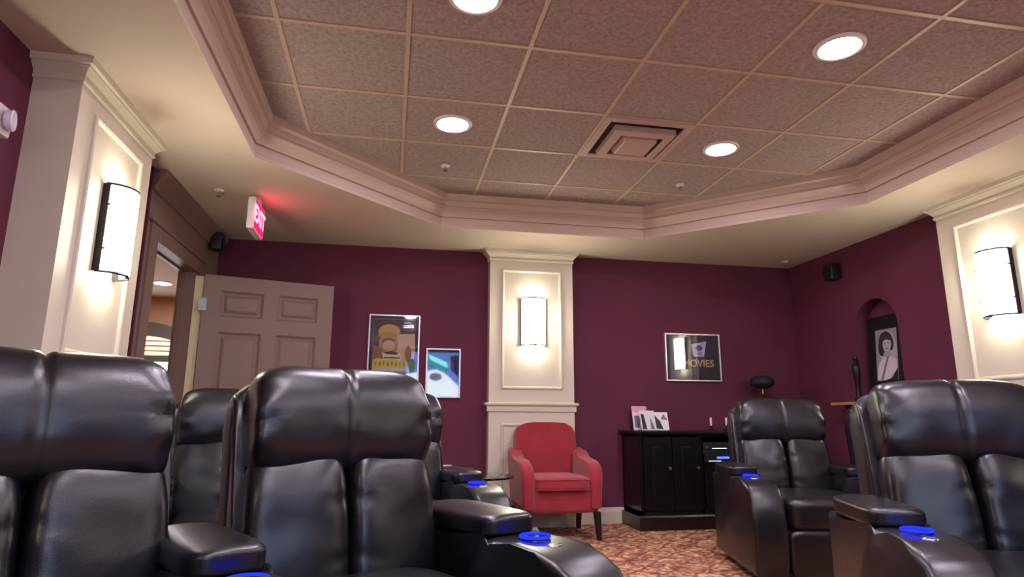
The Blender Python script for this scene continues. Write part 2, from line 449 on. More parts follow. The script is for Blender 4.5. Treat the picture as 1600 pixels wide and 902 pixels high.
obj('door_panel', xform(door_leaf(lw, Z(1.115)-.012), Matrix.Translation((0, 0, .012))), door_m, dr)
for z in (.25, 1.0, 1.80):
    bm = bmesh.new(); lathe(bm, [(0, -.05), (.009, -.05), (.009, .05), (0, .05)], (-.006, .004, z), 12); box(bm, (-.03, -.006, z-.05), (0.03, .0, z+.05))
    o = obj('hinge', bm, hinge_m, dr, smooth=40); o['label'] = 'dull grey metal hinge'
bm = bmesh.new(); lathe(bm, [(0, 0), (.03, 0), (.03, .006), (.012, .012), (.010, .04), (.026, .05), (.03, .065), (.02, .08), (0, .083)], n=20)
xform(bm, Matrix.Translation((lw-.07, 0, .96)) @ Matrix.Rotation(PI/2, 4, 'X'))
obj('door_knob', bm, brass, dr, smooth=40)
# jamb strip beside the hinges, sconce light put into its pale colour
obj('trim_7', B((-1.553, DY1-.006, 0), (-1.490, DY1+.03, DZ-.03)), mat('jamb_lit', (222, 210, 168), .5), kind='structure')

# ------------------------------------------------------------------ hallway beyond the door
hall_wall = mat('hall_tan_paint', (190, 150, 108), .7)
hx0 = -7.6
HY = 9.6
def hall_end():
    ax, aw, az = -3.45, .75, Z(.88)          # arched window: centre, half width, spring height
    bm = bmesh.new(); x0, x1, top_ = hx0, XL-TH-.02, 2.66
    arc_ = [(ax+aw*math.cos(PI*i/24), az+aw*.60*math.sin(PI*i/24)) for i in range(25)]
    face3(bm, [(x0, HY, 0), (ax-aw, HY, 0), (ax-aw, HY, top_), (x0, HY, top_)]); face3(bm, [(ax+aw, HY, 0), (x1, HY, 0), (x1, HY, top_), (ax+aw, HY, top_)])
    face3(bm, [(ax-aw, HY, 0), (ax+aw, HY, 0), (ax+aw, HY, .5), (ax-aw, HY, .5)])
    for p, q in zip(arc_, arc_[1:]): face3(bm, [(p[0], HY, p[1]), (q[0], HY, q[1]), (q[0], HY, top_), (p[0], HY, top_)])
    face3(bm, [(x0, HY+.2, 0), (x1, HY+.2, 0), (x1, HY+.2, top_), (x0, HY+.2, top_)])
    obj('wall_hall', bm, hall_wall, kind='structure')
    t = thing('arched_window', 'bright arched window seen down the hallway through the doorway', 'window', (ax, HY, 0))
    bm = bmesh.new(); o1 = [(aw*math.cos(PI*i/24), az+aw*.60*math.sin(PI*i/24)) for i in range(25)]; o2 = [(x_*.80, az+(z_-az)*.56) for x_, z_ in o1]
    for y in (-.03, .05):
        for i in range(24): bm.faces.new([bm.verts.new((p[0], y, p[1])) for p in (o1[i], o1[i+1], o2[i+1], o2[i])])
    for o_ in (o1, o2):
        for i in range(24): bm.faces.new([bm.verts.new(p) for p in ((o_[i][0], -.03, o_[i][1]), (o_[i+1][0], -.03, o_[i+1][1]), (o_[i+1][0], .05, o_[i+1][1]), (o_[i][0], .05, o_[i][1]))])
    bmesh.ops.remove_doubles(bm, verts=bm.verts, dist=1e-5)
    for sg in (-1, 1): box(bm, (min(sg*aw, sg*aw*.8), -.03, .5), (max(sg*aw, sg*aw*.8), .05, az))
    box(bm, (-aw*.8, -.02, az-.11), (aw*.8, .04, az-.02))
    obj('window_frame', bm, mat('grey_green_frame', (96, 98, 84), .5), t)
    obj('lunette_pane', prism(bmesh.new(), [(x_*.99, z_) for x_, z_ in o2], .02, .03, axis=1), emis('warm_pane', (255, 206, 140), 1.1), t)
    bm = bmesh.new()
    for k in range(3): box(bm, (-aw*(.76-.08*k), .0, az+.035+k*.07), (aw*(.76-.08*k), .02, az+.055+k*.07))
    obj('wood_slats', bm, shelf_wood, t)
    obj('lower_pane', B((-aw*.8, .02, .5), (aw*.8, .03, az-.1)), emis('day_pane', (255, 250, 252), 2.2), t)
hall_end()
obj('wall_hall_side', B((hx0-.1, 3.0, 0), (hx0, HY, 2.7)), hall_wall, kind='structure')
obj('wall_hall_inner', B((XL-TL-.02, YB+TH+.01, 0), (XL-TL+.03, HY, 2.7)), hall_wall, kind='structure')
obj('wall_hall_near', B((hx0, 2.9, 0), (XL-TL-.02, 3.0, 2.7)), hall_wall, kind='structure')
obj('floor_hall', B((hx0, 3.0, -.1), (XL-TL-.005, HY, 0)), carpet_m, kind='structure')
obj('ceiling_hall', B((hx0, 3.0, 2.62), (XL-TL-.005, HY, 2.7)), soffit_m, kind='structure')
# ------------------------------------------------------------------ recessed ceiling lights
def downlight(lbl, x, y, z, first=None, r=.098):
    if first:
        c = copy_tree(first); c.location = (x, y, z); c['label'] = lbl; return c
    t = thing('recessed_ceiling_light', lbl, 'ceiling light', (x, y, z), 0, 'recessed round ceiling lights')
    bm = lathe(bmesh.new(), [(r, -.012), (r+.004, -.014), (r+.022, -.010), (r+.026, -.004), (r+.026, 0), (r, 0), (r, -.012)], n=40)
    obj('trim_ring', bm, white_pl, t, smooth=40)
    bm = lathe(bmesh.new(), [(0, -.007), (r*.6, -.0072), (r, -.0065), (r, -.004), (0, -.004)], n=40)
    obj('lens', bm, lamp_disc, t, smooth=40)
    return t
d0 = downlight('round ceiling light in left column, directly in front of the vent row and nearest the exit sign', .315, 3.72, HT)
downlight('round ceiling light cut by the top edge of the picture', .296, 2.47, HT, d0)
downlight('round ceiling light nearest the top right of the picture, well in front of the vent', 2.145, 2.50, HT, d0)
downlight('round ceiling light just right of the ceiling vent', 2.172, 3.733, HT, d0)
d0['label'] = 'round ceiling light left of the vent, above the small frosted sprinkler'
for (x, y) in ((.30, 1.24), (2.15, 1.26), (.30, 0.0), (2.15, 0.0), (.30, -1.2), (2.15, -1.2)):
    downlight('round ceiling light over the front of the room behind the viewer', x, y, HT, d0)

c = downlight('small pinkish ceiling light in the hallway beyond the doorway', -2.92, 8.55, 2.62, d0)
c.children[0].data; 
for (x, y) in ((-3.2, 6.0),): downlight('added unseen ceiling light brightening the hallway', x, y, 2.62, d0)  # added lamp out of view, there to brighten the hallway
# ------------------------------------------------------------------ sconces
def sconce(lbl, loc, rz, first=None):
    if first:
        c = copy_tree(first); c.location = loc; c.rotation_euler = (0, 0, rz); c['label'] = lbl; return c
    t = thing('wall_sconce', lbl, 'wall lamp', loc, rz, 'half round wall sconces')
    w, h, d = .112, .22, .10
    def arc(k, n=20, g=0): return [((w-g)*math.cos(a), -(d-g)*math.sin(a)-.012) for a in [PI*i/n for i in range(n+1)]]
    bm = bmesh.new(); A = arc(0)
    for i in range(len(A)-1):
        face3(bm, [(*A[i], -h+.008), (*A[i+1], -h+.008), (*A[i+1], h-.008), (*A[i], h-.008)])
    bmesh.ops.remove_doubles(bm, verts=bm.verts, dist=1e-5)
    bmesh.ops.solidify(bm, geom=bm.faces[:], thickness=.003)
    obj('lamp_shade', bm, sconce_glass, t, smooth=40)
    bm = bmesh.new()
    for z in (-h, h):
        o_, i_ = arc(0, g=-.004), arc(0, g=.003)
        for i in range(len(o_)-1):
            for (p, q) in (((o_[i], o_[i+1]), (i_[i], i_[i+1])),):
                a, b_ = p; c, e = q
                vs = [bm.verts.new((*a, z-.005)), bm.verts.new((*b_, z-.005)), bm.verts.new((*e, z-.005)), bm.verts.new((*c, z-.005)),
                      bm.verts.new((*a, z+.005)), bm.verts.new((*b_, z+.005)), bm.verts.new((*e, z+.005)), bm.verts.new((*c, z+.005))]
                for f in ((0, 1, 2, 3), (4, 5, 6, 7), (0, 1, 5, 4), (3, 2, 6, 7)): bm.faces.new([vs[k] for k in f])
    for s in (-1, 1):
        box(bm, (s*w-.005, -.034, -h), (s*w+.006, -.0, h))
        for z in (-.11, .11): box(bm, (s*w-.014, -.048, z-.005), (s*w+.008, -.030, z+.005))
    box(bm, (-.006, -d-.018, -h-.012), (.006, -d-.006, -h+.008))
    obj('frame', bm, dark_metal, t)
    obj('back_plate', B((-.055, -.012, -.16), (.055, 0, .16), .004), dark_metal, t)
    return t
s0 = sconce('lit half round wall sconce on the cream pilaster of the back wall', (1.276, YB-.12, Z(.893)), 0)
sconce('lit half round wall sconce on the left pilaster beside the doorway', (XL+.20, 3.34, Z(.905)), PI/2, s0)
sconce('lit half round wall sconce on the right pilaster, cut near the right edge', (XR-.11, 3.435, Z(.905)), -PI/2, s0)
for s, x, rz in ((-1, XL, PI/2), (1, XR, -PI/2)):
    sconce('lit half round wall sconce on the side wall behind the viewer', (x, -.6, Z(.9)), rz, s0)

# ------------------------------------------------------------------ ceiling vent
vx0, vy0 = GX+3*GS, GY+2*GS
t = thing('ceiling_vent', 'square stepped air vent set in the tiled ceiling', 'vent', (vx0+GS/2, vy0+GS/2, HT))
def sq_ring(bm, r):
    rs = [[bm.verts.new((a*q, b_*q, z)) for a, b_ in ((-1, -1), (1, -1), (1, 1), (-1, 1))] for q, z in r]
    for a, b_ in zip(rs, rs[1:]):
        for i in range(4): bm.faces.new((a[i], a[(i+1) % 4], b_[(i+1) % 4], b_[i]))
vent_m = mat('vent_paint', (190, 160, 150), .45)
bm = bmesh.new(); sq_ring(bm, [(.298, -.001), (.298, -.014), (.250, -.016), (.246, -.003)]); obj('outer_frame', bm, vent_m, t)
bm = bmesh.new(); sq_ring(bm, [(.205, -.006), (.205, -.046), (.198, -.052), (.150, -.054), (.146, -.050), (.165, -.006)]); obj('louver', bm, vent_m, t)
bm = bmesh.new(); sq_ring(bm, [(.128, -.010), (.108, -.064), (.102, -.068), (.0, -.068)]); bmesh.ops.remove_doubles(bm, verts=bm.verts, dist=1e-5); obj('centre_plate', bm, vent_m, t)
bm = bmesh.new(); box(bm, (-.247, -.247, -.0085), (.247, .247, -.001)); obj('throat_shade', bm, mat('vent_depth_shade', (44, 30, 32), .85, spec=.1), t)  # dark sheet stands in for the shade up inside the duct

# ------------------------------------------------------------------ sprinklers
def sprinkler(lbl, x, y, z, first=None):
    if first:
        c = copy_tree(first); c.location = (x, y, z); c['label'] = lbl; return c
    t = thing('sprinkler_head', lbl, 'sprinkler', (x, y, z), 0, 'ceiling sprinkler heads')
    obj('escutcheon', lathe(bmesh.new(), [(0, -.001), (.034, -.001), (.036, -.006), (.026, -.014), (.012, -.016), (0, -.016)], n=24), white_pl, t, smooth=40)
    bm = lathe(bmesh.new(), [(0, -.014), (.008, -.016), (.007, -.03), (0, -.03)], n=12)
    for s in (-1, 1): tube(bm, [(s*.007, 0, -.018), (s*.012, 0, -.03), (s*.004, 0, -.044)], .002, 6)
    lathe(bm, [(0, -.044), (.016, -.045), (.016, -.047), (0, -.048)], n=16)
    obj('deflector', bm, chrome, t, smooth=40)
    return t
p0 = sprinkler('white sprinkler on tiles below the left round ceiling light', .325, 4.40, HT)
sprinkler('white sprinkler on tiles right of the air vent', 2.198, 4.418, HT, p0)
sprinkler('white sprinkler on the smooth soffit left of the exit sign', -1.25, 4.52, HS, p0)
sprinkler('white sprinkler on the soffit by the far right room corner', 3.85, 5.55, HS, p0)

# ------------------------------------------------------------------ exit sign
t = thing('exit_sign', 'white boxed exit sign glowing red, hung under the soffit by the door', 'exit sign', (-1.02, 4.66, Z(1.42)))
obj('housing', B((-.028, -.16, -.11), (.022, .16, .12), .006), white_pl, t)
obj('canopy', B((-.03, -.05, .12), (.024, .05, HS-Z(1.42)-.001), .004), white_pl, t)
obj('lit_face', B((.022, -.148, -.10), (.027, .148, .108), .002), emis('exit_red', (255, 14, 50), 1.7), t)
text_mesh('letters', 'EXIT', emis('exit_letters', (255, 120, 150), 1.3), t, .17, Matrix.Translation((.028, 0, .004)) @ Matrix.Rotation(PI/2, 4, 'Z') @ Matrix.Rotation(PI/2, 4, 'X'), .001, .004)

# ------------------------------------------------------------------ emergency light (left wall)
t = thing('emergency_light', 'white emergency light unit on the maroon wall at the left edge', 'emergency light', (XL, 2.585, Z(1.165)))
obj('housing', B((0, -.17, -.065), (.06, .13, .06), .014), white_pl, t, smooth=40)
clear = mat('clear_lamp_plastic', (235, 228, 240), .12, spec=.8)
for y in (-.10, .075):
    bm = bmesh.new(); lathe(bm, [(0, 0), (.03, 0), (.040, .01), (.044, .028), (.040, .032), (.0, .026)], n=20)
    xform(bm, Matrix.Translation((.06, y, 0.0)) @ Matrix.Rotation(PI/2, 4, 'Y') @ Matrix.Rotation(-.3, 4, 'X'))
    obj('lamp_head', bm, clear, t, smooth=40)

# ------------------------------------------------------------------ wall speakers
def speaker(lbl, loc, rz, s=1, first=None):
    t = thing('wall_speaker', lbl, 'speaker', loc, rz, 'small black wall speakers')
    obj('cabinet', B((-.07*s, -.13*s, -.09*s), (.07*s, -.02, .09*s), .012, 3), black_plastic, t, smooth=40)
    bm = bmesh.new(); lathe(bm, [(0, .0), (.05*s, .0), (.055*s, .004), (.055*s, .008), (0, .008)], n=24)
    xform(bm, Matrix.Translation((0, -.13*s, -.02*s)) @ Matrix.Rotation(PI/2, 4, 'X'))
    obj('grille', bm, mat('speaker_cloth', (10, 10, 14), .9), t, smooth=40)
    obj('bracket', B((-.02, -.03, -.03), (.02, 0, .03), .003), black_plastic, t)
    return t
speaker('small black speaker high up beside the open door, under the soffit', (-1.555, 5.50, Z(1.46)), PI/2+.0, .85)
speaker('small dark speaker high on the right maroon wall above the niche', (XR, 5.10, Z(1.37)), -PI/2, .85)

# ------------------------------------------------------------------ pictures on the back wall
def framed(name, lbl, cat, x0, x1, z0, z1, fw=.014, fd=.028, art_fn=None):
    cxx, czz = (x0+x1)/2, (z0+z1)/2; w, h = (x1-x0)/2, (z1-z0)/2
    t = thing(name, lbl, cat, (cxx, YB, Z(czz)))
    bm = bmesh.new()
    for a in (((-w, -fd, -h), (-w+fw, 0, h)), ((w-fw, -fd, -h), (w, 0, h)), ((-w+fw, -fd, h-fw), (w-fw, 0, h)), ((-w+fw, -fd, -h), (w-fw, 0, -h+fw))):
        box(bm, *a, .002)
    obj('frame', bm, silver, t)
    obj('mat_board', B((-w+fw, -.010, -h+fw), (w-fw, -.001, h-fw)), mat('black_mat', (20, 14, 26), .6), t)
    obj('glass', B((-w+fw, -fd+.006, -h+fw), (w-fw, -fd+.008, h-fw)), pglass, t)
    art_fn(t, w-fw, h-fw, lambda u, v, l: (u, -.0105-l, v))
    return t
def C_(n, rgb, r=.6): return mat(n, rgb, r)
def art1(t, w, h, to3):
    w -= .02; h -= .02
    S = [(C_('print_grey_edge', (94, 84, 92)), rect(-w, -h, w, h)), (C_('print_brown', (52, 34, 36)), rect(-w+.012, -h+.0, w, h-.012)),
         (C_('print_peach', (206, 164, 140)), [(.03, .16), (w-.01, .17), (w-.005, .0), (w-.02, -.14), (-.05, -.12), (.0, .02)]),
         (C_('print_tan', (158, 122, 92)), ell(-.05, .06, .085, .12)),
         (C_('print_ochre', (196, 152, 84)), ell(-.045, .185, .098, .065)), (C_('print_ochre2', (176, 130, 66)), ell(-.06, .15, .085, .03)),
         (C_('print_dark_hair', (92, 62, 52)), ell(-.05, .095, .06, .028)), (C_('print_face', (196, 158, 124)), ell(-.045, .055, .055, .05)),
         (C_('print_rust', (150, 92, 70)), [(-w+.01, .06), (-.11, .03), (-.10, -.06), (-w+.01, -.10)]),
         (C_('print_white', (214, 196, 180)), [(-.10, -.005), (.06, -.01), (.07, -.10), (-.09, -.10)]),
         (C_('print_brown2', (80, 52, 48)), [(-.10, -.01), (-.02, .005), (.05, -.012), (.02, -.028), (-.06, -.022)]),
         (C_('print_brown2', (80, 52, 48)), rect(-.085, -.062, .06, -.05)),
         (C_('print_paper', (190, 180, 176)), rect(-w+.012, -h, w-.05, -.12))]
    yel = C_('print_yellow', (206, 180, 70)); 
    S += [(yel, [(-w+.014, -.075), (-.13, -.06), (-.06, -.075), (0, -.06), (.08, -.085), (w-.06, -.07), (w-.055, -.135), (.05, -.15), (-.06, -.14), (-w+.014, -.16)])]
    for k in range(9): S.append((C_('print_olive', (150, 118, 48)), ell(-.155+.036*k, -.108-.004*(k % 2), .008, .022, 10)))
    S += [(C_('print_olive2', (104, 84, 34)), ell(w-.065, -.02, .028, .075)), (C_('reflection_green', (60, 110, 80)), ell(w-.03, -.12, .03, .06))]  # green oval paints the projection screen's reflection at the lower right
    g = C_('print_text_grey', (118, 108, 118))
    for (x0, x1, z) in ((-.12, -.01, -.185), (.01, .12, -.185), (-.10, .02, -.215), (.04, .11, -.215), (-.13, .12, -.245), (-.10, .10, -.268)):
        n = max(2, int((x1-x0)/.018))
        for i in range(n): a = x0+(x1-x0)*i/n; S.append((g, rect(a, z-.009, a+(x1-x0)/n*.78, z+.009)))
    wt = C_('print_text_white', (200, 190, 196))
    for (x0, x1, z) in ((.085, .15, .262), (.075, .16, .238), (.095, .15, .218)): S.append((wt, rect(x0, z-.004, x1, z+.004)))
    art('poster_print', t, S, to3)
framed('framed_poster', 'tall framed vintage film poster with yellow title, right of the open door', 'poster', -.222, .238, .262, .938, art_fn=art1)
def art2(t, w, h, to3):
    w -= .012; h -= .012
    S = [(C_('print_night', (26, 30, 52)), rect(-w, -h, w, h)), (C_('reflection_skin', (92, 60, 66)), ell(.07, .08, .03, .045)),
         (C_('reflection_blue_coat', (40, 54, 120)), [(.03, .05), (.1, .05), (w, -.06), (.04, -.08)]), (C_('reflection_teal', (34, 92, 110)), [(-w, .17), (.03, .10), (.02, .0), (-w, .08)])]  # teal band and figure paint the reflected screen picture into the sheet
    art('poster_print', t, S, to3)
framed('framed_poster', 'smaller framed poster with bright cyan screen reflection in its glass', 'poster', .302, .618, .192, .640, art_fn=art2)
def art3(t, w, h, to3):
    w -= .006; h -= .006
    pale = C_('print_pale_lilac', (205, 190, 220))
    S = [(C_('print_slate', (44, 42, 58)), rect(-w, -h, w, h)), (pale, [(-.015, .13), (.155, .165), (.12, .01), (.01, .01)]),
         (C_('print_lilac_dark', (96, 84, 116)), ell(.07, .095, .04, .028)), (C_('print_lilac_dark', (96, 84, 116)), rect(.03, .03, .10, .042)), (C_('print_lilac_dark', (96, 84, 116)), rect(.035, .052, .10, .058))]
    art('picture_print', t, S, to3)
    text_mesh('lettering', 'MOVIES', C_('print_gold', (225, 180, 125)), t, .098, Matrix.Translation((.055, -.0142, -.06)) @ Matrix.Rotation(PI/2, 4, 'X'), .0004, .002)
framed('framed_picture', 'wide silver-framed movie picture above the black sideboard, reflecting a lamp', 'picture', 2.632, 3.218, .378, .848, art_fn=art3)

# wall outlet
t = thing('wall_outlet', 'small white wall outlet low on the back wall above the dark side table', 'outlet', (.50, YB, Z(-.43)))
obj('cover_plate', B((-.058, -.008, -.036), (.058, 0, .036), .003), white_pl, t)
for s in (-1, 1): obj('socket', lathe(bmesh.new(), [(0, 0), (.016, 0), (.016, .003), (0, .003)], n=16).copy() if False else xform(lathe(bmesh.new(), [(0, 0), (.016, 0), (.016, .002), (0, .002)], n=16), Matrix.Translation((s*.025, -.008, 0)) @ Matrix.Rotation(PI/2, 4, 'X')), mat('socket_grey', (170, 160, 165), .5), t)

# ------------------------------------------------------------------ projection screen on the front wall
t = thing('projection_screen', 'bright blue and white projection screen on the front wall', 'screen', (1.30, YF, 0))
bm = bmesh.new(); sw, z0, z1 = .98, Z(.40), Z(1.50)
for a in (((-sw-.05, 0, z0-.05), (-sw, .04, z1+.05)), ((sw, 0, z0-.05), (sw+.05, .04, z1+.05)), ((-sw, 0, z1), (sw, .04, z1+.05)), ((-sw, 0, z0-.05), (sw, .04, z0))): box(bm, *a, .003)
obj('screen_frame', bm, black_plastic, t)
E_ = lambda n, c, s=1: emis(n, c, SCREEN_E*s)
S = [(E_('screen_blue', (120, 160, 255), .6), rect(-.98, Z(.40), .98, Z(1.50))), (E_('screen_white', (232, 244, 255), 1.2), [(-.98, Z(.4)), (.3, Z(.4)), (.2, Z(.75)), (-.1, Z(1.02)), (-.3, Z(1.12)), (-.98, Z(1.0))]),
     (E_('screen_teal', (40, 150, 170), .8), [(-.5, Z(1.5)), (-.02, Z(1.3)), (-.05, Z(1.05)), (-.5, Z(1.18))]), (E_('screen_cyan', (150, 240, 255), 1.1), [(-.5, Z(1.46)), (-.06, Z(1.28)), (-.04, Z(1.14)), (-.46, Z(1.34))]),
     (E_('screen_shade', (40, 30, 60), .3), [(.0, Z(1.42)), (.2, Z(1.45)), (.25, Z(.9)), (.02, Z(1.1))]), (E_('screen_grey', (120, 130, 160), .6), ell(-.32, Z(.95), .14, .09))]
o = art('screen_image', t, S, lambda u, v, l: (u, .02+l*3, v), .001)

# ------------------------------------------------------------------ sideboard
def sideboard():
    x0, x1, y0, y1, H_ = 2.14, 3.78, 5.37, YB-.02, Z(-.088)
    t = thing('sideboard', 'long black sideboard with panel doors against the back wall', 'sideboard', (x0, y0, 0))
    w, d = x1-x0, y1-y0
    obj('top', B((-.02, -.02, H_-.03), (w+.02, d, H_), .006), black_wood, t)
    bm = bmesh.new()
    box(bm, (.02, .02, .12), (.05, d, H_-.03)); box(bm, (w-.05, .02, .12), (w-.02, d, H_-.03)); box(bm, (.02, d-.02, .12), (w-.02, d, H_-.03))
    box(bm, (.02, .02, .12), (w-.02, d, .16)); box(bm, (.02, .03, H_-.05), (w-.02, d, H_-.03))
    for xx in (.60, 1.02): box(bm, (xx-.015, .02, .12), (xx+.015, d, H_-.03))
    box(bm, (.60, .04, H_-.30), (1.02, d, H_-.28))
    for i in (0, 1):
        pass
    obj('body', bm, black_wood, t)
    obj('plinth', prism(bmesh.new(), [(-.005, 0), (d, 0), (d, .12), (.02, .12), (.012, .105), (-.005, .09)], -.005, w+.005, axis=0), black_wood, t)
    def door(a, b_, z0_, z1_):
        bm = bmesh.new(); y = .0
        box(bm, (a, y, z0_), (a+.06, .02, z1_)); box(bm, (b_-.06, y, z0_), (b_, .02, z1_)); box(bm, (a+.06, y, z0_), (b_-.06, .02, z0_+.06)); box(bm, (a+.06, y, z1_-.06), (b_-.06, .02, z1_))
        box(bm, (a+.05, .008, z0_+.05), (b_-.05, .016, z1_-.05)); box(bm, (a+.085, .003, z0_+.085), (b_-.085, .010, z1_-.085), .003)
        o_ = obj('door', bm, black_wood, t)
        bm = xform(lathe(bmesh.new(), [(0, 0), (.006, 0), (.006, .012), (.014, .018), (.014, .026), (0, .03)], n=16), Matrix.Translation((b_-.03, 0, (z0_+z1_)/2+.04)) @ Matrix.Rotation(PI/2, 4, 'X'))
        obj('knob', bm, chrome, o_, smooth=40)
    for a, b_ in ((.05, .32), (.32, .585), (1.035, 1.31), (1.31, w-.05)): door(a+.003, b_-.003, .165, H_-.055)
    door(.62, 1.0, .165, H_-.305)
    return t, (x0, y0, H_)
sb, (sx, sy, SH) = sideboard()
# equipment standing in the open bay
t = thing('disc_player', 'black media player with blue display in the open bay of the sideboard', 'media player', (sx+.82, sy+.22, SH-.28))
obj('case', B((-.18, -.19, .001), (.18, .12, .075), .004), black_plastic, t)
obj('display', B((-.06, -.192, .034), (.06, -.189, .052)), led_blue2, t)
obj('button_strip', B((-.14, -.192, .012), (-.02, -.189, .017)), led_white, t)
t = thing('receiver', 'black receiver stacked on the media player in the sideboard bay', 'receiver', (sx+.82, sy+.22, SH-.204))
obj('case', B((-.19, -.19, .001), (.19, .12, .10), .004), black_plastic, t)
obj('display', B((-.10, -.192, .045), (.04, -.189, .052)), led_white, t)
for xx in (-.155, .14): obj('volume_knob', xform(lathe(bmesh.new(), [(0, 0), (.014, 0), (.013, .014), (0, .015)], n=18), Matrix.Translation((xx, -.19, .055)) @ Matrix.Rotation(PI/2, 4, 'X')), chrome, t, smooth=40)

# photo cards leaning on the sideboard
def card(lbl, x, y, w, h, rz, lean, shapes, colr):
    t = thing('photo_card', lbl, 'photo', (x, y, SH), rz, 'standing photo cards on the sideboard')
    R_ = Matrix.Rotation(-lean, 4, 'X')
    obj('card', xform(B((-w/2, 0, .001), (w/2, .008, h), .0015), R_), colr, t)
    S = [(m, [(u*w/2, v*h) for u, v in p]) for m, p in shapes]
    def to3(u, v, l): return R_ @ Vector((u, -.001-l, v))
    art('print', t, S, to3)
    st = bmesh.new(); box(st, (-w*.3, .0, 0.001), (w*.3, .05, .006)); obj('foot', st, colr, t)
cw = mat('card_white', (226, 216, 224), .5); cp = mat('card_pink', (222, 150, 176), .5); cg = mat('card_grey', (120, 112, 124), .5); cb = mat('card_black', (28, 24, 32), .5)
card('tall leaning card with pink top at the back of the photo group', 2.315, 5.70, .145, .225, 0, .22, [(cw, rect(-.96, .02, .96, .72)), (cp, rect(-.96, .74, .96, .98)), (cg, rect(-.8, .1, -.1, .6))], cw)
card('black and white photo card at the front left of the photo group', 2.355, 5.60, .15, .185, .10, .28, [(cw, rect(-.95, .03, .95, .97)), (cb, [(-.9, .05), (-.3, .05), (-.5, .8), (-.9, .85)]), (cg, [(.2, .05), (.8, .05), (.3, .7)])], cw)
card('black and white photo card leaning at the right of the photo group', 2.485, 5.64, .16, .175, -.12, .34, [(cw, rect(-.95, .03, .95, .97)), (cb, [(-.5, .08), (.3, .05), (.0, .5), (-.6, .85), (-.9, .5)]), (cg, [(.1, .6), (.9, .55), (.5, .9)])], cw)

def candle(lbl, x, y):
    t = thing('candle', lbl, 'candle', (x, y, SH), 0, 'white candles on the sideboard')
    obj('candle_holder', lathe(bmesh.new(), [(0, .0), (.028, .0), (.03, .006), (.01, .012), (.008, .03), (.016, .036), (.016, .042), (0, .042)], n=20), dark_metal, t, smooth=40)
    obj('wax', lathe(bmesh.new(), [(0, .042), (.011, .042), (.011, .115), (.009, .118), (0, .118)], n=18), mat('wax_white', (225, 205, 200), .5), t, smooth=40)
candle('white candle nearer the photo cards on the black sideboard', 3.00, 5.66)
candle('white candle half beside the recliner headrest on the sideboard', 3.16, 5.66)

# table lamp on the sideboard
t = thing('table_lamp', 'table lamp with black drum shade and brass stem on the sideboard', 'lamp', (3.53, 5.60, SH))
obj('lamp_base', lathe(bmesh.new(), [(0, 0), (.07, 0), (.07, .01), (.03, .03), (.018, .06), (.035, .12), (.04, .17), (.02, .23), (.008, .31), (0, .31)], n=28), dark_metal, t, smooth=40)
obj('stem', lathe(bmesh.new(), [(0, .31), (.016, .31), (.026, .325), (.012, .34), (.007, .36), (.005, .40), (0, .40)], n=18), brass, t, smooth=40)
obj('lamp_shade', lathe(bmesh.new(), [(.0, .40), (.05, .395), (.105, .425), (.115, .45), (.10, .49), (.06, .515), (.0, .52)], n=32), mat('black_shade', (18, 14, 26), .7), t, smooth=60)

# ------------------------------------------------------------------ red armchair
def armchair(x, y):
    t = thing('armchair', 'red upholstered armchair with dark legs in front of the cream pilaster', 'armchair', (x, y, 0), .0)
    bm = bmesh.new(); pillow(bm, .63, .54, .20, (0, .0, .30), e=9, n=14); obj('seat_base', bm, red_fab, t, smooth=60)
    def df(p): return Vector((p.x, p.y, p.z+.012*math.cos(p.x*4)*math.cos(p.y*4)))
    bm = bmesh.new(); pillow(bm, .47, .54, .105, (0, -.04, .425), e=7, n=16, deform=df); c = obj('seat_cushion', bm, red_fab, t, smooth=60)
    for z in (.462, .388):
        pts = [(-.22, -.295, z), (-.1, -.311, z), (.1, -.311, z), (.22, -.295, z)]
        obj('piping', tube(bmesh.new(), pts, .0045), red_fab, c, smooth=60)
    # back: rounded top outline, extruded then leaned
    w = .265; pr = [(-w+.0, .30), (w, .30), (w+.012, .60)]
    for i in range(0, 17):
        a = PI*i/16; pr.append(((w+.005)*(abs(math.cos(a))**.55)*(1 if math.cos(a) > 0 else -1), .79+.115*(math.sin(a)**.62)))
    pr += [(-w-.012, .60)]
    bm = bmesh.new(); prism(bm, [(a, b_-.3) for a, b_ in pr], -.06, .065, axis=1, bev=.028, seg=4)
    xform(bm, Matrix.Translation((0, .27, .3)) @ Matrix.Rotation(-.12, 4, 'X')); obj('backrest', bm, red_fab, t, smooth=50)
    for s in (-1, 1):
        pr = [(.27, .24), (-.28, .24), (-.30, .45), (-.29, .52), (-.26, .565), (-.20, .592), (-.1, .60), (.06, .612), (.2, .64), (.30, .69), (.33, .60)]
        bm = bmesh.new(); prism(bm, pr, -.052, .052, axis=0, bev=.03, seg=4)
        for v in bm.verts: v.co.x += .014*max(0, (v.co.z-.35))/.25*s
        xform(bm, Matrix.Translation((s*.272, 0, 0))); obj('armrest', bm, red_fab, t, smooth=50)
    for sx_ in (-1, 1):
        for fy in (-1, 1):
            bm = bmesh.new(); r0, r1 = .026, .017; px, py = sx_*.285, (-.25 if fy < 0 else .25); ox, oy = sx_*.012, fy*(.012 if fy < 0 else .06)
            a = [bm.verts.new((px+i*r0, py+j*r0, .215)) for i, j in ((-1, -1), (1, -1), (1, 1), (-1, 1))]
            b_ = [bm.verts.new((px+ox+i*r1, py+oy+j*r1, 0)) for i, j in ((-1, -1), (1, -1), (1, 1), (-1, 1))]
            bm.faces.new(a); bm.faces.new(b_[::-1])
            for i in range(4): bm.faces.new((a[i], a[(i+1) % 4], b_[(i+1) % 4], b_[i]))
            bmesh.ops.bevel(bm, geom=bm.edges[:], offset=.003, segments=1, affect='EDGES')
            obj('leg', bm, leg_wood, t)
armchair(1.365, 5.30)

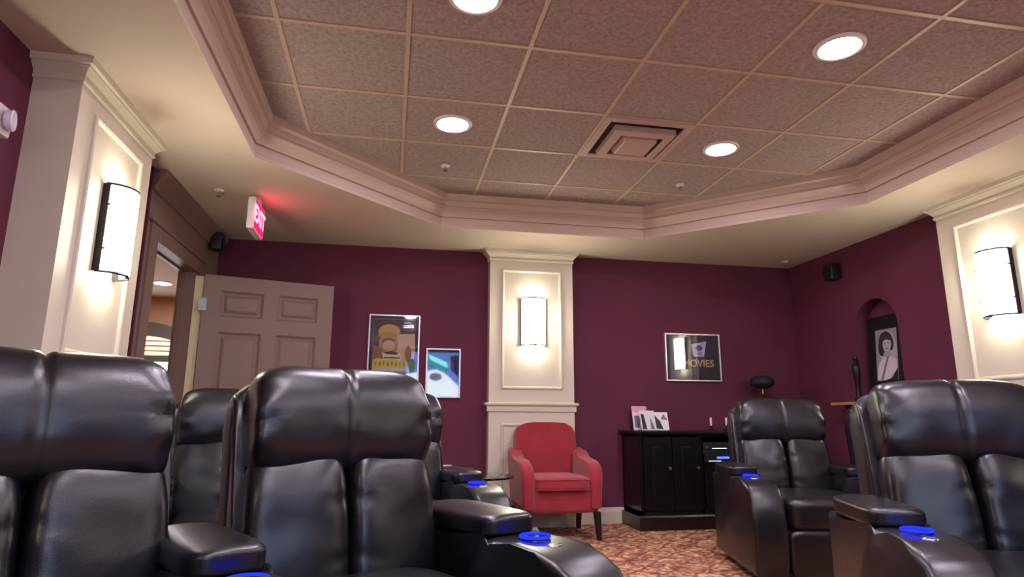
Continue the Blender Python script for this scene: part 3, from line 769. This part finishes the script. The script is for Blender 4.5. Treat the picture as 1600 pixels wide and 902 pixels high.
# ------------------------------------------------------------------ side table behind the rear left recliner
t = thing('side_table', 'low glossy black side table left of the red armchair', 'table', (.66, 4.90, 0))
gl = mat('black_gloss', (10, 9, 14), .12, coat=.5)
obj('tabletop', lathe(bmesh.new(), [(0, .495), (.27, .495), (.285, .50), (.285, .512), (.27, .516), (0, .516)], n=48), gl, t, smooth=40)
obj('pedestal', lathe(bmesh.new(), [(0, .03), (.05, .03), (.035, .08), (.03, .40), (.06, .48), (.08, .495), (0, .495)], n=28), gl, t, smooth=40)
obj('foot', lathe(bmesh.new(), [(0, 0), (.20, 0), (.20, .012), (.08, .03), (0, .035)], n=40), gl, t, smooth=40)

# ------------------------------------------------------------------ niche portrait, ornament, ledge
t = thing('wall_ledge', 'narrow light wood ledge on the right wall below the arched niche', 'ledge', (XR, 4.85, NZ0+.03))
obj('ledge_top', B((-.17, -.45, -.03), (0, .30, -.006), .004), shelf_wood, t)
for yy in (-.3, .15): obj('bracket', prism(bmesh.new(), [(0, -.03), (-.13, -.03), (-.13, -.045), (-.02, -.16), (0, -.16)], yy-.015, yy+.015, axis=1), leg_wood, t)
t = thing('portrait_photo', 'black-framed black and white portrait of a woman standing in the arched niche', 'portrait', (XR+.045, NC-.02, NZ0), -PI/2)
def pf(bm): return xform(bm, Matrix.Rotation(-.07, 4, 'X'))
fw_, fh_ = .205, .76
bm = bmesh.new(); hh = .76
box(bm, (-fw_, -.012, .001), (fw_, .012, hh), .004); obj('frame', pf(bm), mat('frame_black', (14, 12, 18), .4), t)
gr = lambda v: mat('photo_grey_%d' % v, (v, int(v*.93), v), .6)
z_ = .30
S = [(gr(150), rect(-.12, .24, .12, .68)), (gr(178), ell(.02, .50, .095, .16)),
     (gr(38), ell(-.005, .575, .078, .085)), (gr(38), ell(-.050, .525, .040, .075)), (gr(52), ell(.055, .55, .030, .06)), (gr(186), ell(.010, .545, .046, .064)), (gr(46), [(-.045, .605), (.055, .61), (.045, .575), (.0, .59), (-.03, .575)]),
     (gr(160), [(-.018, .49), (.034, .49), (.05, .42), (-.045, .42)]), (gr(205), [(-.11, .25), (.02, .245), (.115, .33), (.115, .41), (.045, .44), (-.03, .44), (-.09, .38)]),
     (gr(120), [(-.07, .25), (-.045, .25), (.03, .44), (.005, .44)]), (gr(70), ell(-.008, .555, .009, .005)), (gr(70), ell(.030, .555, .009, .005)), (gr(130), [(.008, .545), (.018, .528), (.004, .528)]), (gr(80), ell(.012, .510, .014, .005)),
     (gr(24), [(-.02, .24), (.12, .24), (.12, .34), (.06, .26)])]
Rr = Matrix.Rotation(-.07, 4, 'X')
art('photo_print', t, S, lambda u, v, l: Rr @ Vector((u, -.0125-l, v-.04)))
t = thing('figurine', 'small dark figurine standing at the left inside the arched niche', 'figurine', (XR-.05, 4.93, NZ0+.024))
obj('base', lathe(bmesh.new(), [(0, 0), (.035, 0), (.035, .03), (.028, .04), (0, .04)], n=20), black_wood, t, smooth=40)
obj('figure', lathe(bmesh.new(), [(0, .04), (.02, .04), (.016, .10), (.02, .16), (.028, .24), (.034, .29), (.03, .32), (.012, .34), (.012, .355), (.02, .375), (.018, .40), (0, .415)], n=20), dark_metal, t, smooth=40)

# ------------------------------------------------------------------ recliners
def mk_headrest(seed):
    def df(p):
        x, y, z = p
        g = math.exp(-(x/.009)**2)
        y2 = y*(1-.05*g)
        if z > 0: z -= .010*g
        # the pillow is fuller towards its lower front edge, tapers at top
        if y < 0: y2 -= .020*(1-(z/.15))*.5
        ex = abs(x)/.30
        y2 += .012*math.sin(z*60+seed)*max(0, ex-.72)*2.2
        z -= .022*ex**4 if z > 0 else 0
        w_ = 1-.035*max(0, z/.15)
        nn = noise.noise(Vector((x*9+seed, z*9, y*5)))*.005
        return Vector((x*w_, y2+nn, z+nn))
    return df
def mk_pad(s, seed):
    def df(p):
        x, y, z = p
        t_ = z/.42
        x2 = x*(1+.06*(-t_))                      # a little wider at the bottom
        nn = noise.noise(Vector((x*7+seed, z*8, 3.1*s)))*.008
        cr = 0
        inn = max(0, (-s*x)/.15)                    # creases come off the centre channel
        for zc, a_ in ((.07, 1), (-.09, .8)):
            cr += .016*a_*math.exp(-((z-zc-.25*(-s*x-.1))/.012)**2)*max(0, inn-.35)
        if y < 0: y = y+cr-.018*math.cos(t_*PI)*0
        return Vector((x2, y+nn, z))
    return df
def recliner(lbl, x, y, deg, arms, seed=0, group=None):
    t = thing('recliner', lbl, 'recliner', (x, y, 0), math.radians(-deg), 'black leather theater recliners')
    # base and seat
    obj('base', B((-.262, -.78, .0), (.262, .10, .30), .012), leath_side, t)
    bm = bmesh.new(); pillow(bm, .53, .66, .20, (0, -.50, .385), e=6, n=18, deform=lambda p: Vector((p.x, p.y, p.z+(.014*math.cos(p.x*5)*math.cos(p.y*4) if p.z > 0 else 0)+noise.noise(Vector((p.x*6+seed, p.y*6, 0)))*.004)))
    obj('seat_cushion', bm, leath, t, smooth=70)
    bm = bmesh.new(); pillow(bm, .525, .10, .26, (0, -.80, .18), e=7, n=14); obj('footrest', bm, leath, t, smooth=70)
    # back shell
    lean = Matrix.Rotation(-.17, 4, 'X')
    sh = [(-.315, 0), (.315, 0), (.318, .60), (.315, .66), (.30, .705), (.265, .735), (.22, .742), (-.22, .742), (-.265, .735), (-.30, .705), (-.315, .66), (-.318, .60)]
    bm = bmesh.new(); prism(bm, sh, -.055, .055, axis=1, bev=.022, seg=3)
    xform(bm, Matrix.Translation((0, -.005, .30)) @ Matrix.Rotation(-.10, 4, 'X')); obj('back_shell', bm, leath_side, t, smooth=50)
    # side wings
    for s in (-1, 1):
        pr = [(-.17, 0), (.03, 0), (.03, .64), (.01, .69), (-.03, .70), (-.065, .67), (-.08, .60), (-.11, .40)]
        bm = bmesh.new(); prism(bm, pr, -.016, .016, axis=0, bev=.010, seg=3)
        xform(bm, Matrix.Translation((s*.298, -.005, .30)) @ Matrix.Rotation(-.10, 4, 'X')); o = obj('side_wing', bm, leath, t, smooth=60)
    # two upright cushions
    for s in (-1, 1):
        bm = bmesh.new(); pillow(bm, .298, .19, .48, (0, 0, 0), e=3.0, ex=5, n=28, deform=mk_pad(s, seed+s))
        xform(bm, Matrix.Translation((s*.147, -.118, .60)) @ lean @ Matrix.Rotation(s*.10, 4, 'Z'))
        obj('back_cushion', bm, leath, t, smooth=80)
    bm = bmesh.new(); pillow(bm, .58, .205, .33, (0, 0, 0), e=2.4, n=44, ex=9, deform=mk_headrest(seed))
    xform(bm, Matrix.Translation((0, -.062, .925)) @ Matrix.Rotation(-.07, 4, 'X')); hr = obj('headrest', bm, leath, t, smooth=80)
    for (s, wdt, off, dr_) in arms:
        a = mk_arm(wdt); a.parent = t; a.location = (s*(.272+wdt/2+off), 0, 0); a.rotation_euler = (0, 0, math.radians(dr_))
    return t
def mk_arm(w):
    h = w/2
    pr = [(.04, .05), (-.84, .05), (-.86, .12), (-.865, .30), (-.855, .40), (-.83, .48), (-.79, .535), (-.73, .562), (-.66, .576), (-.56, .582), (-.44, .580), (-.43, .568), (.04, .568)]
    bm = bmesh.new(); prism(bm, pr, -h, h, axis=0, bev=.022, seg=4)
    # let the scroll swell a little across its width
    a = obj('armrest', bm, leath, None, smooth=50)
    bm = bmesh.new(); pillow(bm, w+.006, .45, .068, (0, -.215, .603), e=5, n=20, deform=lambda p: Vector((p.x, p.y, p.z+(.010*math.cos(p.x/w*2.6)*(1 if p.z > 0 else 0)))))
    obj('arm_pad', bm, leath, a, smooth=70)
    cy_ = -.540
    obj('cup_holder', lathe(bmesh.new(), [(0, .560), (.036, .5845), (.040, .588), (.043, .590), (.043, .586), (.05, .578)], (0, cy_, 0), 36), dark_metal, a, smooth=40)
    r_ = obj('light_ring', tube(bmesh.new(), [(.0435*math.cos(2*PI*i/40), cy_+.0435*math.sin(2*PI*i/40), .591) for i in range(40)], .0042, 8, True), blue_led, a, smooth=60)
    r_['label'] = 'glowing blue light ring'
    bm = lathe(bmesh.new(), [(0, .0), (.018, .0), (.020, -.003), (.020, -.012)], n=24); xform(bm, Matrix.Translation((0, cy_-.092, .5815)) @ Matrix.Rotation(.12, 4, 'X') @ Matrix.Diagonal((1.3, .8, 1, 1)))
    obj('recline_button', bm, chrome, a, smooth=50)
    return a
recliner('black leather recliner cut by the left edge of the picture, nearest the viewer', -.875, 1.80, -30, [(-1, .19, 0, 0), (1, .19, .003, 0)], 1)
recliner('black leather front-row recliner left of the red armchair, glossy white highlight on headrest', -.185, 2.22, -26, [(1, .21, .05, 0)], 2)
recliner('large black leather front-row recliner at the right edge of the picture', 2.185, 2.215, 20, [(-1, .19, 0, 0), (1, .19, 0, 0)], 3)
recliner('black leather rear-row recliner in front of the black sideboard', 2.735, 4.21, 14, [(-1, .19, 0, 0), (1, .17, 0, 0)], 4)
recliner('black leather recliner mostly hidden behind the right front recliner, under the niche', 3.49, 3.92, 17, [(1, .17, 0, 0)], 5)
recliner('black leather rear-row recliner in front of the open tan door', -.83, 3.79, -15, [(-1, .19, 0, 0), (1, .17, 0, 0)], 6)
recliner('black leather rear-row recliner almost hidden behind the glossy front recliner', -.0, 3.99, -13, [(1, .19, 0, 0)], 7)
